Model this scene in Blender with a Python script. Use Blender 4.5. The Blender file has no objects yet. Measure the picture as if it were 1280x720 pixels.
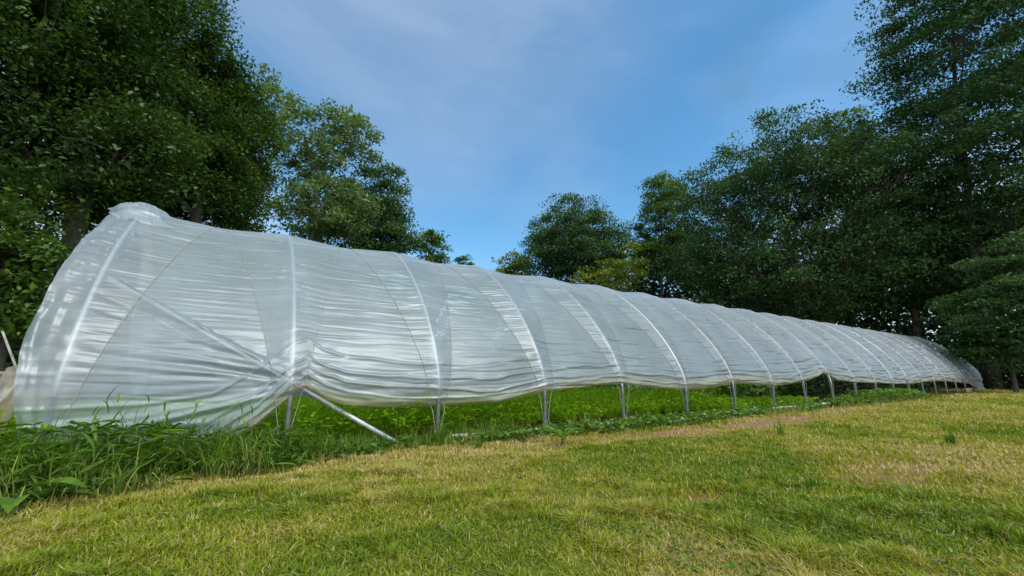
import bpy, math, random
import numpy as np

rng = np.random.default_rng(7)
random.seed(7)
D = bpy.data
scene = bpy.context.scene
COL = scene.collection
R = math.radians

# ------------------------------------------------------------------ measures
S = 1.6                       # metres between two hoops
PHI, PITCH, FPX = 0.979, 0.2052, 525.87
CAM = np.array([0.0, -2.973 * S, 0.486 * S])
A0, W, HT, EXP, VS = -0.657, 1.47 * S, 1.806 * S, 1.4325, 0.405 * S
NB = 20                       # bays
F_ = np.array([math.cos(PHI), math.sin(PHI), 0.0])
R_ = np.array([math.sin(PHI), -math.cos(PHI), 0.0])


def nx(n):
    return S * (A0 + n)


def ray(px, py):
    """direction of a picture point, horizontal length 1"""
    fw = F_ * math.cos(PITCH) + np.array([0, 0, math.sin(PITCH)])
    up = -F_ * math.sin(PITCH) + np.array([0, 0, math.cos(PITCH)])
    d = fw + R_ * (px - 640) / FPX - up * (py - 360) / FPX
    return d / math.hypot(d[0], d[1])


def at(px, dist, py=None):
    d = ray(px, 469 if py is None else py)
    p = CAM + d * dist
    if py is None:
        p[2] = 0
    return p


def ground(px, py):
    d = ray(px, py)
    return CAM + d * (CAM[2] / -d[2])


# ------------------------------------------------------------------ noise
def _hash(ix, iy, seed):
    h = (ix.astype(np.int64) * 374761393 + iy.astype(np.int64) * 668265263 + seed * 982451653) & 0x7fffffff
    h = ((h ^ (h >> 13)) * 1274126177) & 0x7fffffff
    return ((h ^ (h >> 16)) & 0xffff) / 65535.0


def vnoise(x, y, seed=0):
    x = np.asarray(x, float); y = np.asarray(y, float)
    ix = np.floor(x); iy = np.floor(y)
    fx = x - ix; fy = y - iy
    fx = fx * fx * (3 - 2 * fx); fy = fy * fy * (3 - 2 * fy)
    a = _hash(ix, iy, seed); b = _hash(ix + 1, iy, seed)
    c = _hash(ix, iy + 1, seed); d = _hash(ix + 1, iy + 1, seed)
    return (a * (1 - fx) + b * fx) * (1 - fy) + (c * (1 - fx) + d * fx) * fy


def fbm(x, y, seed=0, o=4):
    s = 0; a = 0.5; t = 0
    for k in range(o):
        s = s + a * vnoise(np.asarray(x) * 2 ** k, np.asarray(y) * 2 ** k, seed + 17 * k); t += a; a *= 0.5
    return s / t


# ------------------------------------------------------------------ object helpers
def mesh_obj(name, V, F, m=None, parent=None, attrs=None, smooth=False):
    """V (n,3); F list of int arrays (k,3) / (k,4)"""
    V = np.asarray(V, np.float32)
    Fs = [np.asarray(f, np.int32) for f in (F if isinstance(F, list) else [F]) if len(f)]
    me = D.meshes.new(name)
    nl = sum(f.size for f in Fs); npoly = sum(len(f) for f in Fs)
    me.vertices.add(len(V)); me.vertices.foreach_set('co', V.ravel())
    me.loops.add(nl); me.polygons.add(npoly)
    me.loops.foreach_set('vertex_index', np.concatenate([f.ravel() for f in Fs]))
    tot = np.concatenate([np.full(len(f), f.shape[1], np.int32) for f in Fs])
    st = np.concatenate([[0], np.cumsum(tot)[:-1]]).astype(np.int32)
    me.polygons.foreach_set('loop_start', st)
    me.polygons.foreach_set('loop_total', tot)
    if smooth:
        me.polygons.foreach_set('use_smooth', np.ones(npoly, bool))
    me.update(calc_edges=True)
    for k, v in (attrs or {}).items():
        v = np.asarray(v, np.float32)
        a = me.attributes.new(k, 'FLOAT', 'POINT'); a.data.foreach_set('value', v)
    if m:
        me.materials.append(m)
    o = D.objects.new(name, me)
    COL.objects.link(o)
    if parent is not None:
        o.parent = parent
    return o


def empty(name, loc=(0, 0, 0)):
    o = D.objects.new(name, None); COL.objects.link(o); o.location = loc
    o.empty_display_size = 0.2
    return o


def tag(o, label=None, cat=None, group=None, kind=None):
    if label: o['label'] = label
    if cat: o['category'] = cat
    if group: o['group'] = group
    if kind: o['kind'] = kind
    return o


class MB:
    def __init__(s):
        s.V = []; s.Q = []; s.T = []; s.n = 0

    def add(s, V, Q=None, T=None):
        V = np.asarray(V, float)
        s.V.append(V)
        if Q is not None and len(Q): s.Q.append(np.asarray(Q) + s.n)
        if T is not None and len(T): s.T.append(np.asarray(T) + s.n)
        s.n += len(V)

    def tube(s, P, r, k=8, cap=True):
        P = np.asarray(P, float); n = len(P)
        r = np.broadcast_to(np.asarray(r, float), (n,))
        T = np.gradient(P, axis=0); T /= np.linalg.norm(T, axis=1)[:, None] + 1e-9
        ref = np.array([0.31, 0.17, 0.93]) if abs(T[0][2]) < 0.8 else np.array([0.97, 0.2, 0.1])
        A = np.cross(T, ref); A /= np.linalg.norm(A, axis=1)[:, None] + 1e-9
        B = np.cross(T, A)
        an = np.arange(k) / k * 2 * np.pi
        V = P[:, None] + r[:, None, None] * (A[:, None] * np.cos(an)[None, :, None] + B[:, None] * np.sin(an)[None, :, None])
        i = np.arange(n - 1)[:, None] * k; j = np.arange(k)[None]
        j2 = (j + 1) % k
        Q = np.stack([i + j, i + j2, i + k + j2, i + k + j], -1).reshape(-1, 4)
        V = V.reshape(-1, 3); Tt = []
        if cap:
            V = np.vstack([V, P[:1], P[-1:]]); c0 = n * k
            jj = np.arange(k); kk = (jj + 1) % k
            Tt = np.vstack([np.stack([np.full(k, c0), kk, jj], -1), np.stack([np.full(k, c0 + 1), (n - 1) * k + jj, (n - 1) * k + kk], -1)])
        s.add(V, Q, Tt)

    def box(s, c, size, rz=0.0, rx=0.0):
        hx, hy, hz = [v / 2 for v in size]; b = min(hx, hy, hz) * 0.12
        V = []
        for z, ins in ((-hz, b), (-hz + b, 0), (hz - b, 0), (hz, b)):
            for x, y in ((-1, -1), (1, -1), (1, 1), (-1, 1)):
                V.append((x * (hx - ins), y * (hy - ins), z))
        V = np.array(V)
        cx, sx = math.cos(rx), math.sin(rx)
        V = np.stack([V[:, 0], V[:, 1] * cx - V[:, 2] * sx, V[:, 1] * sx + V[:, 2] * cx], -1)
        cz, sz = math.cos(rz), math.sin(rz)
        V = np.stack([V[:, 0] * cz - V[:, 1] * sz, V[:, 0] * sz + V[:, 1] * cz, V[:, 2]], -1) + np.asarray(c)
        Q = [(3, 2, 1, 0), (12, 13, 14, 15)]
        for l in range(3):
            for k in range(4):
                Q.append((l * 4 + k, l * 4 + (k + 1) % 4, l * 4 + 4 + (k + 1) % 4, l * 4 + 4 + k))
        s.add(V, Q)

    def build(s, name, m, parent=None, smooth=True, attrs=None):
        F = []
        if s.Q: F.append(np.vstack(s.Q))
        if s.T: F.append(np.vstack(s.T))
        return mesh_obj(name, np.vstack(s.V), F, m, parent, attrs, smooth)


# ------------------------------------------------------------------ materials
def nodes_mat(name):
    m = D.materials.new(name); m.use_nodes = True
    nt = m.node_tree; nt.nodes.clear()
    out = nt.nodes.new('ShaderNodeOutputMaterial')
    return m, nt, out


def N(nt, t, **kw):
    n = nt.nodes.new(t)
    for k, v in kw.items():
        if k.startswith('i_'):
            n.inputs[k[2:].replace('_', ' ')].default_value = v
        else:
            setattr(n, k, v)
    return n


def ramp(nt, stops, interp='LINEAR'):
    r = nt.nodes.new('ShaderNodeValToRGB'); cr = r.color_ramp; cr.interpolation = interp
    while len(cr.elements) < len(stops): cr.elements.new(0.5)
    for e, (p, c) in zip(cr.elements, stops):
        e.position = p; e.color = (*c, 1) if len(c) == 3 else c
    return r


def leaf_mat(name, stops, trans=0.35, gloss=0.25, rough=0.6):
    """foliage: colour by per-leaf random value, some light through the leaf, a waxy sheen"""
    m, nt, out = nodes_mat(name); L = nt.links.new
    at_ = N(nt, 'ShaderNodeAttribute', attribute_name='rnd')
    rp = ramp(nt, stops); L(at_.outputs['Fac'], rp.inputs[0])
    di = N(nt, 'ShaderNodeBsdfDiffuse'); tr = N(nt, 'ShaderNodeBsdfTranslucent')
    hs = N(nt, 'ShaderNodeHueSaturation', i_Hue=0.485, i_Saturation=1.15, i_Value=1.25)
    L(rp.outputs[0], di.inputs[0]); L(rp.outputs[0], hs.inputs['Color']); L(hs.outputs[0], tr.inputs[0])
    mx = N(nt, 'ShaderNodeMixShader'); mx.inputs[0].default_value = trans
    L(di.outputs[0], mx.inputs[1]); L(tr.outputs[0], mx.inputs[2])
    gl = N(nt, 'ShaderNodeBsdfGlossy', i_Roughness=rough); gl.inputs['Color'].default_value = (.4, .5, .38, 1)
    fr = N(nt, 'ShaderNodeFresnel', i_IOR=1.4)
    mu = N(nt, 'ShaderNodeMath', operation='MULTIPLY'); mu.inputs[1].default_value = gloss
    L(fr.outputs[0], mu.inputs[0])
    m2 = N(nt, 'ShaderNodeMixShader'); L(mu.outputs[0], m2.inputs[0]); L(mx.outputs[0], m2.inputs[1]); L(gl.outputs[0], m2.inputs[2])
    L(m2.outputs[0], out.inputs[0])
    return m


def pbr(name, stops, scale=8.0, rough=0.6, metal=0.0, bump=0.0, stretch=(1, 1, 1), detail=6.0):
    m, nt, out = nodes_mat(name); L = nt.links.new
    b = N(nt, 'ShaderNodeBsdfPrincipled', i_Roughness=rough, i_Metallic=metal)
    tc = N(nt, 'ShaderNodeTexCoord'); mp = N(nt, 'ShaderNodeMapping'); mp.inputs['Scale'].default_value = stretch
    L(tc.outputs['Object'], mp.inputs[0])
    no = N(nt, 'ShaderNodeTexNoise', i_Scale=scale, i_Detail=detail, i_Roughness=0.65); L(mp.outputs[0], no.inputs[0])
    rp = ramp(nt, stops); L(no.outputs[0], rp.inputs[0]); L(rp.outputs[0], b.inputs['Base Color'])
    if bump:
        bp = N(nt, 'ShaderNodeBump', i_Strength=bump, i_Distance=0.02); L(no.outputs[0], bp.inputs['Height']); L(bp.outputs[0], b.inputs['Normal'])
    L(b.outputs[0], out.inputs[0])
    return m


def film_mat(name, haze=0.60, tint=(0.54, 0.645, 0.70), gloss=.9):
    """milky polyethylene: part clear, part scattering, glossy skin, dust near the hem"""
    m, nt, out = nodes_mat(name); L = nt.links.new
    tc = N(nt, 'ShaderNodeTexCoord')
    no = N(nt, 'ShaderNodeTexNoise', i_Scale=1.3, i_Detail=5.0, i_Roughness=0.6); L(tc.outputs['Object'], no.inputs[0])
    n2 = N(nt, 'ShaderNodeTexNoise', i_Scale=9.0, i_Detail=6.0, i_Roughness=0.7)
    mp = N(nt, 'ShaderNodeMapping'); mp.inputs['Scale'].default_value = (.35, 1, 1.6); L(tc.outputs['Object'], mp.inputs[0]); L(mp.outputs[0], n2.inputs[0])
    dirt = N(nt, 'ShaderNodeAttribute', attribute_name='dirt')
    du = N(nt, 'ShaderNodeMath', operation='MULTIPLY', use_clamp=True); L(dirt.outputs['Fac'], du.inputs[0])
    mr = N(nt, 'ShaderNodeMapRange'); mr.inputs['From Min'].default_value = .22; mr.inputs['From Max'].default_value = .5; L(n2.outputs[0], mr.inputs[0])
    L(mr.outputs[0], du.inputs[1])
    col = N(nt, 'ShaderNodeMix', data_type='RGBA'); col.inputs[6].default_value = (*tint, 1); col.inputs[7].default_value = (.56, .41, .17, 1)
    L(du.outputs[0], col.inputs[0])
    di = N(nt, 'ShaderNodeBsdfDiffuse'); tl = N(nt, 'ShaderNodeBsdfTranslucent'); tp = N(nt, 'ShaderNodeBsdfTransparent')
    tp.inputs[0].default_value = (.93, .95, .95, 1)
    L(col.outputs[2], di.inputs[0]); L(col.outputs[2], tl.inputs[0])
    ms = N(nt, 'ShaderNodeMixShader'); ms.inputs[0].default_value = .52
    L(di.outputs[0], ms.inputs[1]); L(tl.outputs[0], ms.inputs[2])
    hz = N(nt, 'ShaderNodeMapRange'); hz.inputs['From Min'].default_value = .3; hz.inputs['From Max'].default_value = .7
    hz.inputs['To Min'].default_value = haze - .10; hz.inputs['To Max'].default_value = haze + .10; L(no.outputs[0], hz.inputs[0])
    ha = N(nt, 'ShaderNodeMath', operation='ADD', use_clamp=True); L(hz.outputs[0], ha.inputs[0])
    dm = N(nt, 'ShaderNodeMath', operation='MULTIPLY'); dm.inputs[1].default_value = .25; L(dirt.outputs['Fac'], dm.inputs[0]); L(dm.outputs[0], ha.inputs[1])
    mt = N(nt, 'ShaderNodeMixShader'); L(ha.outputs[0], mt.inputs[0]); L(tp.outputs[0], mt.inputs[1]); L(ms.outputs[0], mt.inputs[2])
    gl = N(nt, 'ShaderNodeBsdfGlossy', i_Roughness=.40); gl.inputs[0].default_value = (.9, .95, 1, 1)
    bp = N(nt, 'ShaderNodeBump', i_Strength=.25, i_Distance=.01); L(n2.outputs[0], bp.inputs['Height']); L(bp.outputs[0], gl.inputs['Normal'])
    fr = N(nt, 'ShaderNodeFresnel', i_IOR=1.5); L(bp.outputs[0], fr.inputs['Normal'])
    fm = N(nt, 'ShaderNodeMath', operation='MULTIPLY_ADD', use_clamp=True); fm.inputs[1].default_value = gloss; fm.inputs[2].default_value = .03; L(fr.outputs[0], fm.inputs[0])
    mg = N(nt, 'ShaderNodeMixShader'); L(fm.outputs[0], mg.inputs[0]); L(mt.outputs[0], mg.inputs[1]); L(gl.outputs[0], mg.inputs[2])
    L(mg.outputs[0], out.inputs[0])
    return m


M = {}
M['film'] = film_mat('polythene_film', .43)
M['flap'] = film_mat('dusty_polythene', .78, (.50, .45, .37), .15)
M['steel'] = pbr('galvanised_steel', [(.3, (.34, .36, .37)), (.7, (.50, .52, .53))], 14, .5, .4, .05)
M['post'] = pbr('dull_galvanised_post', [(.3, (.06, .066, .07)), (.6, (.13, .14, .145)), (.74, (.11, .075, .05))], 14, .65, .2, .05)
M['rope'] = pbr('white_cord', [(.3, (.20, .20, .18)), (.7, (.32, .32, .29))], 60, .8, 0, .1)
M['pvc'] = pbr('white_pipe', [(.3, (.55, .55, .52)), (.7, (.75, .75, .73))], 7, .5)
M['wood'] = pbr('weathered_board', [(.25, (.16, .11, .07)), (.75, (.34, .25, .16))], 5, .8, 0, .3, (1, 8, 8))
M['wood_new'] = pbr('orange_brown_board', [(.25, (.30, .17, .08)), (.75, (.48, .31, .17))], 5, .8, 0, .3, (1, 8, 8))
M['bark'] = pbr('grey_brown_bark', [(.3, (.03, .025, .02)), (.7, (.085, .072, .055))], 9, .9, 0, .9, (3, 3, .6))
M['bark_red'] = pbr('reddish_bark', [(.3, (.07, .04, .03)), (.7, (.19, .12, .085))], 9, .9, 0, .9, (3, 3, .6))
M['bark_pale'] = pbr('pale_bark', [(.35, (.20, .19, .17)), (.65, (.42, .41, .38))], 9, .9, 0, .4, (2, 2, 1.2))
G = lambda *a: [(i / (len(a) - 1), c) for i, c in enumerate(a)]
M['maple'] = leaf_mat('maple_leaves', G((.018, .044, .010), (.038, .082, .016), (.085, .15, .024)), .40, .10)
M['mid'] = leaf_mat('mid_green_leaves', G((.036, .078, .014), (.066, .13, .022), (.12, .20, .034)), .40, .10)
M['birch'] = leaf_mat('light_leaves', G((.075, .13, .036), (.12, .195, .055), (.18, .27, .085)), .4, .12)
M['oak'] = leaf_mat('oak_leaves', G((.026, .066, .022), (.056, .122, .036), (.120, .205, .062)), .35, .12)
M['deep'] = leaf_mat('deep_green_leaves', G((.026, .064, .022), (.050, .108, .032), (.090, .17, .048)), .38, .10)
M['yellow'] = leaf_mat('yellow_green_leaves', G((.09, .13, .016), (.14, .19, .022), (.20, .25, .035)), .45, .25)
M['weed'] = leaf_mat('weed_leaves', G((.045, .11, .014), (.080, .17, .022), (.15, .26, .035)), .35, .12)
M['grass_tall'] = leaf_mat('tall_grass_blades', G((.050, .115, .012), (.095, .190, .018), (.18, .29, .03), (.38, .33, .13)), .35, .15)
M['carrot'] = leaf_mat('carrot_fronds', G((.11, .24, .010), (.19, .37, .014), (.28, .47, .024)), .5, .08)
M['veg'] = leaf_mat('vegetable_leaves', G((.05, .12, .015), (.09, .19, .022), (.15, .27, .04)), .35, .2)
M['lawn'] = leaf_mat('lawn_blades', [(0, (.125, .195, .012)), (.3, (.215, .27, .016)), (.55, (.34, .325, .036)), (.8, (.46, .37, .14)), (1, (.56, .46, .24))], .3, .08)
M['straw'] = leaf_mat('dry_straw', G((.20, .14, .06), (.34, .26, .12), (.45, .36, .19)), .2, .05)
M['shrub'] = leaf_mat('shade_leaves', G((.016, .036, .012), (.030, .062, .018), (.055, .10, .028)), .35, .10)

# ground
m, nt, out = nodes_mat('ground_soil'); L = nt.links.new
b = N(nt, 'ShaderNodeBsdfPrincipled', i_Roughness=.95); b.inputs['Specular IOR Level'].default_value = .1
tc = N(nt, 'ShaderNodeTexCoord')
n1 = N(nt, 'ShaderNodeTexNoise', i_Scale=14.0, i_Detail=8.0, i_Roughness=.75); L(tc.outputs['Object'], n1.inputs[0])
th = ramp(nt, [(.3, (.075, .075, .020)), (.55, (.14, .125, .040)), (.75, (.24, .20, .085))]); L(n1.outputs[0], th.inputs[0])
so = ramp(nt, [(.3, (.15, .085, .045)), (.6, (.27, .16, .085)), (.8, (.40, .28, .17))]); L(n1.outputs[0], so.inputs[0])
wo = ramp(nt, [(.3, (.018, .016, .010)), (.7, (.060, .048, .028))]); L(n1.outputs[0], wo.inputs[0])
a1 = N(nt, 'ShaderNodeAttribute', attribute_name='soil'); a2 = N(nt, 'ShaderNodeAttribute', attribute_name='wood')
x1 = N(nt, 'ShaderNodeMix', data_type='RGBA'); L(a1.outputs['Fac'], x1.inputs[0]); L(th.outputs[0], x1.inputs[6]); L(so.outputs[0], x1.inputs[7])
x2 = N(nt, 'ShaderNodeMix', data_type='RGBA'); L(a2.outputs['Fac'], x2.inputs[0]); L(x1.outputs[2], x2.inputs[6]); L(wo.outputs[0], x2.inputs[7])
L(x2.outputs[2], b.inputs['Base Color'])
bp = N(nt, 'ShaderNodeBump', i_Strength=.6, i_Distance=.03); L(n1.outputs[0], bp.inputs['Height']); L(bp.outputs[0], b.inputs['Normal'])
L(b.outputs[0], out.inputs[0]); M['ground'] = m

# ------------------------------------------------------------------ ground
PATCH = [  # px, py, rx, ry, strength: worn places in the lawn
    (870, 624, .22, .10, .85), (1110, 592, .65, .2, .75), (960, 528, 2.2, .30, .95), (830, 543, 1.0, .22, .9), (720, 556, 1.0, .2, .6),
    (1060, 512, 2.6, .28, .6), (320, 597, .34, .10, .9), (640, 566, .8, .16, .35), (1250, 560, 1.3, .4, .45), (1180, 610, .5, .16, .4), (430, 583, .9, .10, .4),
]
PATCH = [(*ground(px, py)[:2], rx, ry, s) for px, py, rx, ry, s in PATCH]


def soil(x, y):
    n = fbm(np.asarray(x) * 2.3, np.asarray(y) * 2.3, 3, 5)
    s = np.zeros_like(np.asarray(x, float))
    for cx, cy, rx, ry, st in PATCH:
        q = ((x - cx) / rx) ** 2 + ((y - cy) / ry) ** 2
        s = np.maximum(s, st * np.clip(1.65 - q ** .5 * .9 + (n - .5) * 2.6, 0, 1))
    # trodden strip alongside the tunnel
    yy = -0.62 - 0.10 * np.sin(x * .7) - (n - .5) * .9
    strip = np.clip(1 - np.abs(y - yy) / .36, 0, 1) * np.clip((x - 0.3) / 1.5, 0, 1) * (.40 + .7 * fbm(x * .8, y * .8, 9, 3))
    return np.clip(np.maximum(s, strip), 0, 1)


def inside(x, y):
    return (y > -.08) & (y < 2 * W + .1) & (x > nx(-.2)) & (x < nx(NB) + .3)


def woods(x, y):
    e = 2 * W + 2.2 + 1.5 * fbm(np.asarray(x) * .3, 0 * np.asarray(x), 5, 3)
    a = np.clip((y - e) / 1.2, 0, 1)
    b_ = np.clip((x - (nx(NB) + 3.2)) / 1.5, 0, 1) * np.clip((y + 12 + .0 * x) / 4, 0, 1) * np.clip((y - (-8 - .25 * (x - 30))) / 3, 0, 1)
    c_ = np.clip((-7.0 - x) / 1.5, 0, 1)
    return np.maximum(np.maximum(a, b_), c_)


def axis(lo, hi, c, n):
    t = np.linspace(-1, 1, n); k = 5.4
    v = np.sinh(k * t) / math.sinh(k)
    return np.where(v < 0, c + v * (c - lo), c + v * (hi - c))


gx = axis(-320, 340, 3.0, 600); gy = axis(-300, 330, -2.2, 600)
X, Y = np.meshgrid(gx, gy, indexing='ij')
Z = (fbm(X * .5, Y * .5, 21, 4) - .5) * .07 * np.exp(-((X / 40) ** 2 + (Y / 40) ** 2))
Z[inside(X, Y)] *= .3
Z -= .015
i, j = np.meshgrid(np.arange(599), np.arange(599), indexing='ij'); i = i.ravel(); j = j.ravel()
Q = np.stack([i * 600 + j, (i + 1) * 600 + j, (i + 1) * 600 + j + 1, i * 600 + j + 1], -1)
sl = np.maximum(soil(X, Y), inside(X, Y) * .75)
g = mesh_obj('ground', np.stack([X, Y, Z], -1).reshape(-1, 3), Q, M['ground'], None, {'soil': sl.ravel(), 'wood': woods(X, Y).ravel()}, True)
tag(g, kind='structure')


# ------------------------------------------------------------------ blades of grass
def blades(P, h, w, lean, yaw=None, droop=.5):
    """five-vertex grass blades: P (n,3), heights, widths, lean (fraction of height)"""
    n = len(P)
    yaw = rng.uniform(0, 2 * np.pi, n) if yaw is None else yaw
    fa = yaw + rng.normal(0, .6, n) + np.pi / 2
    d = np.stack([np.cos(yaw), np.sin(yaw), 0 * yaw], -1)
    s = np.stack([np.cos(fa), np.sin(fa), 0 * fa], -1)
    up = np.array([0, 0, 1.0])
    mid = P + d * (lean * h * .35)[:, None] + up * (h * .62)[:, None]
    tip = P + d * (lean * h)[:, None] + up * (h * (1 - droop * lean * .5))[:, None]
    V = np.stack([P - s * (w / 2)[:, None], P + s * (w / 2)[:, None], mid - s * (w * .42)[:, None], mid + s * (w * .42)[:, None], tip], 1)
    k = np.arange(n)[:, None] * 5
    Q = k + np.array([[0, 1, 3, 2]]); T = k + np.array([[2, 3, 4]])
    return V.reshape(-1, 3), Q, T


def lawn():
    n = 900000
    r = 1.15 * (48 / 1.15) ** (rng.random(n) ** .92)
    a = math.pi / 2 + rng.uniform(-1.08, 1.02, n)   # about the heading
    th = PHI + (a - math.pi / 2)
    x = CAM[0] + r * np.cos(th); y = CAM[1] + r * np.sin(th)
    s = soil(x, y)
    wd = woods(x, y)
    ins = inside(x, y)
    keep = (rng.random(n) > s * .95) & ~ins & (rng.random(n) > wd * 1.2) & ~((y > -.25) & (x < nx(NB)))
    keep &= rng.random(n) < np.clip(1.35 - .0 * r, 0, 1)
    x, y, r, s = x[keep], y[keep], r[keep], s[keep]
    n = len(x)
    dry = fbm(x * .55 + 3, y * .55, 31, 4); dry2 = fbm(x * 2.2, y * 2.2, 32, 3)
    tuft = fbm(x * 5, y * 5, 33, 3)
    h = (.028 + .030 * rng.random(n) + .085 * np.clip(tuft - .5, 0, 1) * 2) * (1 - .5 * s) * (1 + .02 * r)
    w = (.0034 + .0036 * rng.random(n) ** 2) * (1 + .17 * r)
    lean = rng.uniform(.1, 1.25, n)
    V, Q, T = blades(np.stack([x, y, np.full(n, -.012) + (fbm(x * .5, y * .5, 21, 4) - .5) * .07], -1), h, w, lean)
    t = np.clip(.29 + (dry - .5) * 1.5 + (dry2 - .5) * 1.0 + .012 * np.minimum(r, 14), .0, .62) + .35 * s
    c = np.clip(t + rng.normal(0, .16, n), 0, 1)
    c = np.where(rng.random(n) < .08 + .1 * t, rng.uniform(.7, 1, n), c)
    o = mesh_obj('lawn_grass', V, [Q, T], M['lawn'], None, {'rnd': np.repeat(c, 5)})
    tag(o, 'short mown yellow green lawn with dry patches filling the foreground', 'grass', kind='stuff')


lawn()


def long_blades(P, h, w, lean, yaw, nseg=5):
    """arching blades with nseg segments"""
    n = len(P)
    d = np.stack([np.cos(yaw), np.sin(yaw), 0 * yaw], -1); s = np.stack([-np.sin(yaw), np.cos(yaw), 0 * yaw], -1)
    t = np.linspace(0, 1, nseg + 1)
    ang = lean[:, None] * (t[None] ** 1.4) * 1.9            # bend away from vertical
    st = (h / nseg)[:, None]
    hx = np.cumsum(np.sin(ang) * st, 1) - np.sin(ang[:, :1]) * st; hz = np.cumsum(np.cos(ang) * st, 1) - st
    C = P[:, None] + d[:, None] * hx[..., None]; C[..., 2] += hz
    ww = w[:, None] * (np.array([.6, 1, 1, .85, .55, .04])[None] if nseg == 5 else np.linspace(1, .05, nseg + 1)[None])
    V = np.stack([C - s[:, None] * ww[..., None] / 2, C + s[:, None] * ww[..., None] / 2], 2).reshape(n, -1, 3)
    m_ = 2 * (nseg + 1)
    k = (np.arange(n) * m_)[:, None, None] + (np.arange(nseg) * 2)[None, :, None]
    Q = (k + np.array([0, 1, 3, 2])[None, None]).reshape(-1, 4)
    return V.reshape(-1, 3), Q, m_


def weeds():
    # density and height follow the strip along the base of the tunnel
    n = 95000
    x = rng.uniform(nx(-3.2), nx(19.5), n); u = x / S - A0
    lo = np.interp(u, [-3, -.6, .2, .9, 1.6, 3, 6, 9, 12, 18], [-1.55, -1.25, -1.05, -.75, -.50, -.34, -.40, -.50, -.45, -.3])
    hh = np.interp(u, [-3, -.2, .5, 1.0, 1.7, 3, 5, 8, 9, 12, 13, 18], [.35, .37, .35, .27, .16, .27, .17, .15, .24, .26, .12, .06])
    dn = np.interp(u, [-3, .9, 1.8, 3.2, 8, 9, 12, 13.5, 18], [1, 1, .6, .45, .45, .55, .55, .3, .2])
    y = lo + (0.18 - lo) * rng.random(n)
    cl = fbm(x * 1.7, y * 1.7, 41, 3)
    k = (rng.random(n) < dn) & (cl > .36 + .1 * (u > 1.4)) & (rng.random(n) < np.clip((y - lo) / .15, .1, 1))
    x, y, u, hh, lo = x[k], y[k], u[k], hh[k], lo[k]; n = len(x)
    h = hh * rng.uniform(.45, 1.2, n) * np.clip(.45 + (y - lo) / .45, .4, 1)
    w = rng.uniform(.004, .011, n) * (1 + .3 * (u > 5))
    V, Q, m_ = long_blades(np.stack([x, y, np.zeros(n) - .01], -1), h * 1.25, w, np.where(rng.random(n) < .3, rng.uniform(.9, 1.6, n), rng.uniform(.15, 1.0, n)), rng.normal(-math.pi / 2, 1.5, n))
    c = np.clip(rng.normal(.36, .2, n) + .25 * (rng.random(n) < .05), 0, .72)
    edge = (y - lo) < .22
    c = np.where(edge & (rng.random(n) < .55), rng.uniform(.75, 1, n), c)
    o = mesh_obj('tall_grass', V, Q, M['grass_tall'], None, {'rnd': np.repeat(c, m_)}, True)
    tag(o, 'tall green weedy grass growing along the base of the plastic tunnel', 'grass', kind='stuff')


weeds()


# leaf of eight vertices, folded along the midrib and bent down
LEAF = np.array([(0, 0, 0), (.35, .42, .05), (.72, .34, .02), (1, 0, -.16), (.72, -.34, .02), (.35, -.42, .05), (.35, 0, -.02), (.72, 0, -.07)], float)
LEAF_Q = np.array([(0, 6, 1, 1), (6, 7, 2, 1), (0, 5, 6, 6), (5, 4, 7, 6)])
LEAF_Q4 = np.array([(6, 7, 2, 1), (5, 4, 7, 6)]); LEAF_T = np.array([(0, 6, 1), (0, 5, 6), (7, 3, 2), (4, 3, 7)])


def leaves8(P, dirs, size, wid=1.0, roll=.5):
    n = len(P)
    t = dirs / (np.linalg.norm(dirs, axis=1)[:, None] + 1e-9)
    s = np.cross(t, np.array([0, 0, 1.0]) + rng.normal(0, roll, (n, 3))); s /= np.linalg.norm(s, axis=1)[:, None] + 1e-9
    nn = np.cross(s, t)
    V = P[:, None] + size[:, None, None] * (LEAF[None, :, 0:1] * t[:, None] + LEAF[None, :, 1:2] * wid * s[:, None] + LEAF[None, :, 2:3] * nn[:, None])
    k = (np.arange(n) * 8)[:, None, None]
    return V.reshape(-1, 3), (k + LEAF_Q4[None]).reshape(-1, 4), (k + LEAF_T[None]).reshape(-1, 3)


def low_weeds():
    """broad-leaved creeping weeds between grass and posts"""
    n = 9000
    x = rng.uniform(nx(1.2), nx(14), n); u = x / S - A0
    y = rng.uniform(-.46, .05, n)
    cl = fbm(x * 1.3, y * 1.3, 51, 3)
    k = (cl > np.interp(u, [1, 3, 4.5, 9, 10.5, 12.5, 13.2], [.55, .5, .42, .46, .30, .30, .6]))
    x, y, u = x[k], y[k], u[k]; n = len(x)
    hh = np.interp(u, [1, 4, 8, 9, 10, 12, 14], [.10, .13, .14, .2, .38, .38, .1])
    P = np.stack([x, y, rng.random(n) ** .7 * hh], -1)
    a = rng.uniform(0, 6.28, n)
    V, Q, T = leaves8(P, np.stack([np.cos(a), np.sin(a), rng.uniform(-.2, .7, n)], -1), rng.uniform(.035, .085, n), .9)
    o = mesh_obj('low_weeds', V, [Q, T], M['weed'], None, {'rnd': np.repeat(rng.random(n), 8)}, True)
    tag(o, 'low leafy green weeds along the posts at the lawn edge', 'weeds', kind='stuff')


low_weeds()


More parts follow.
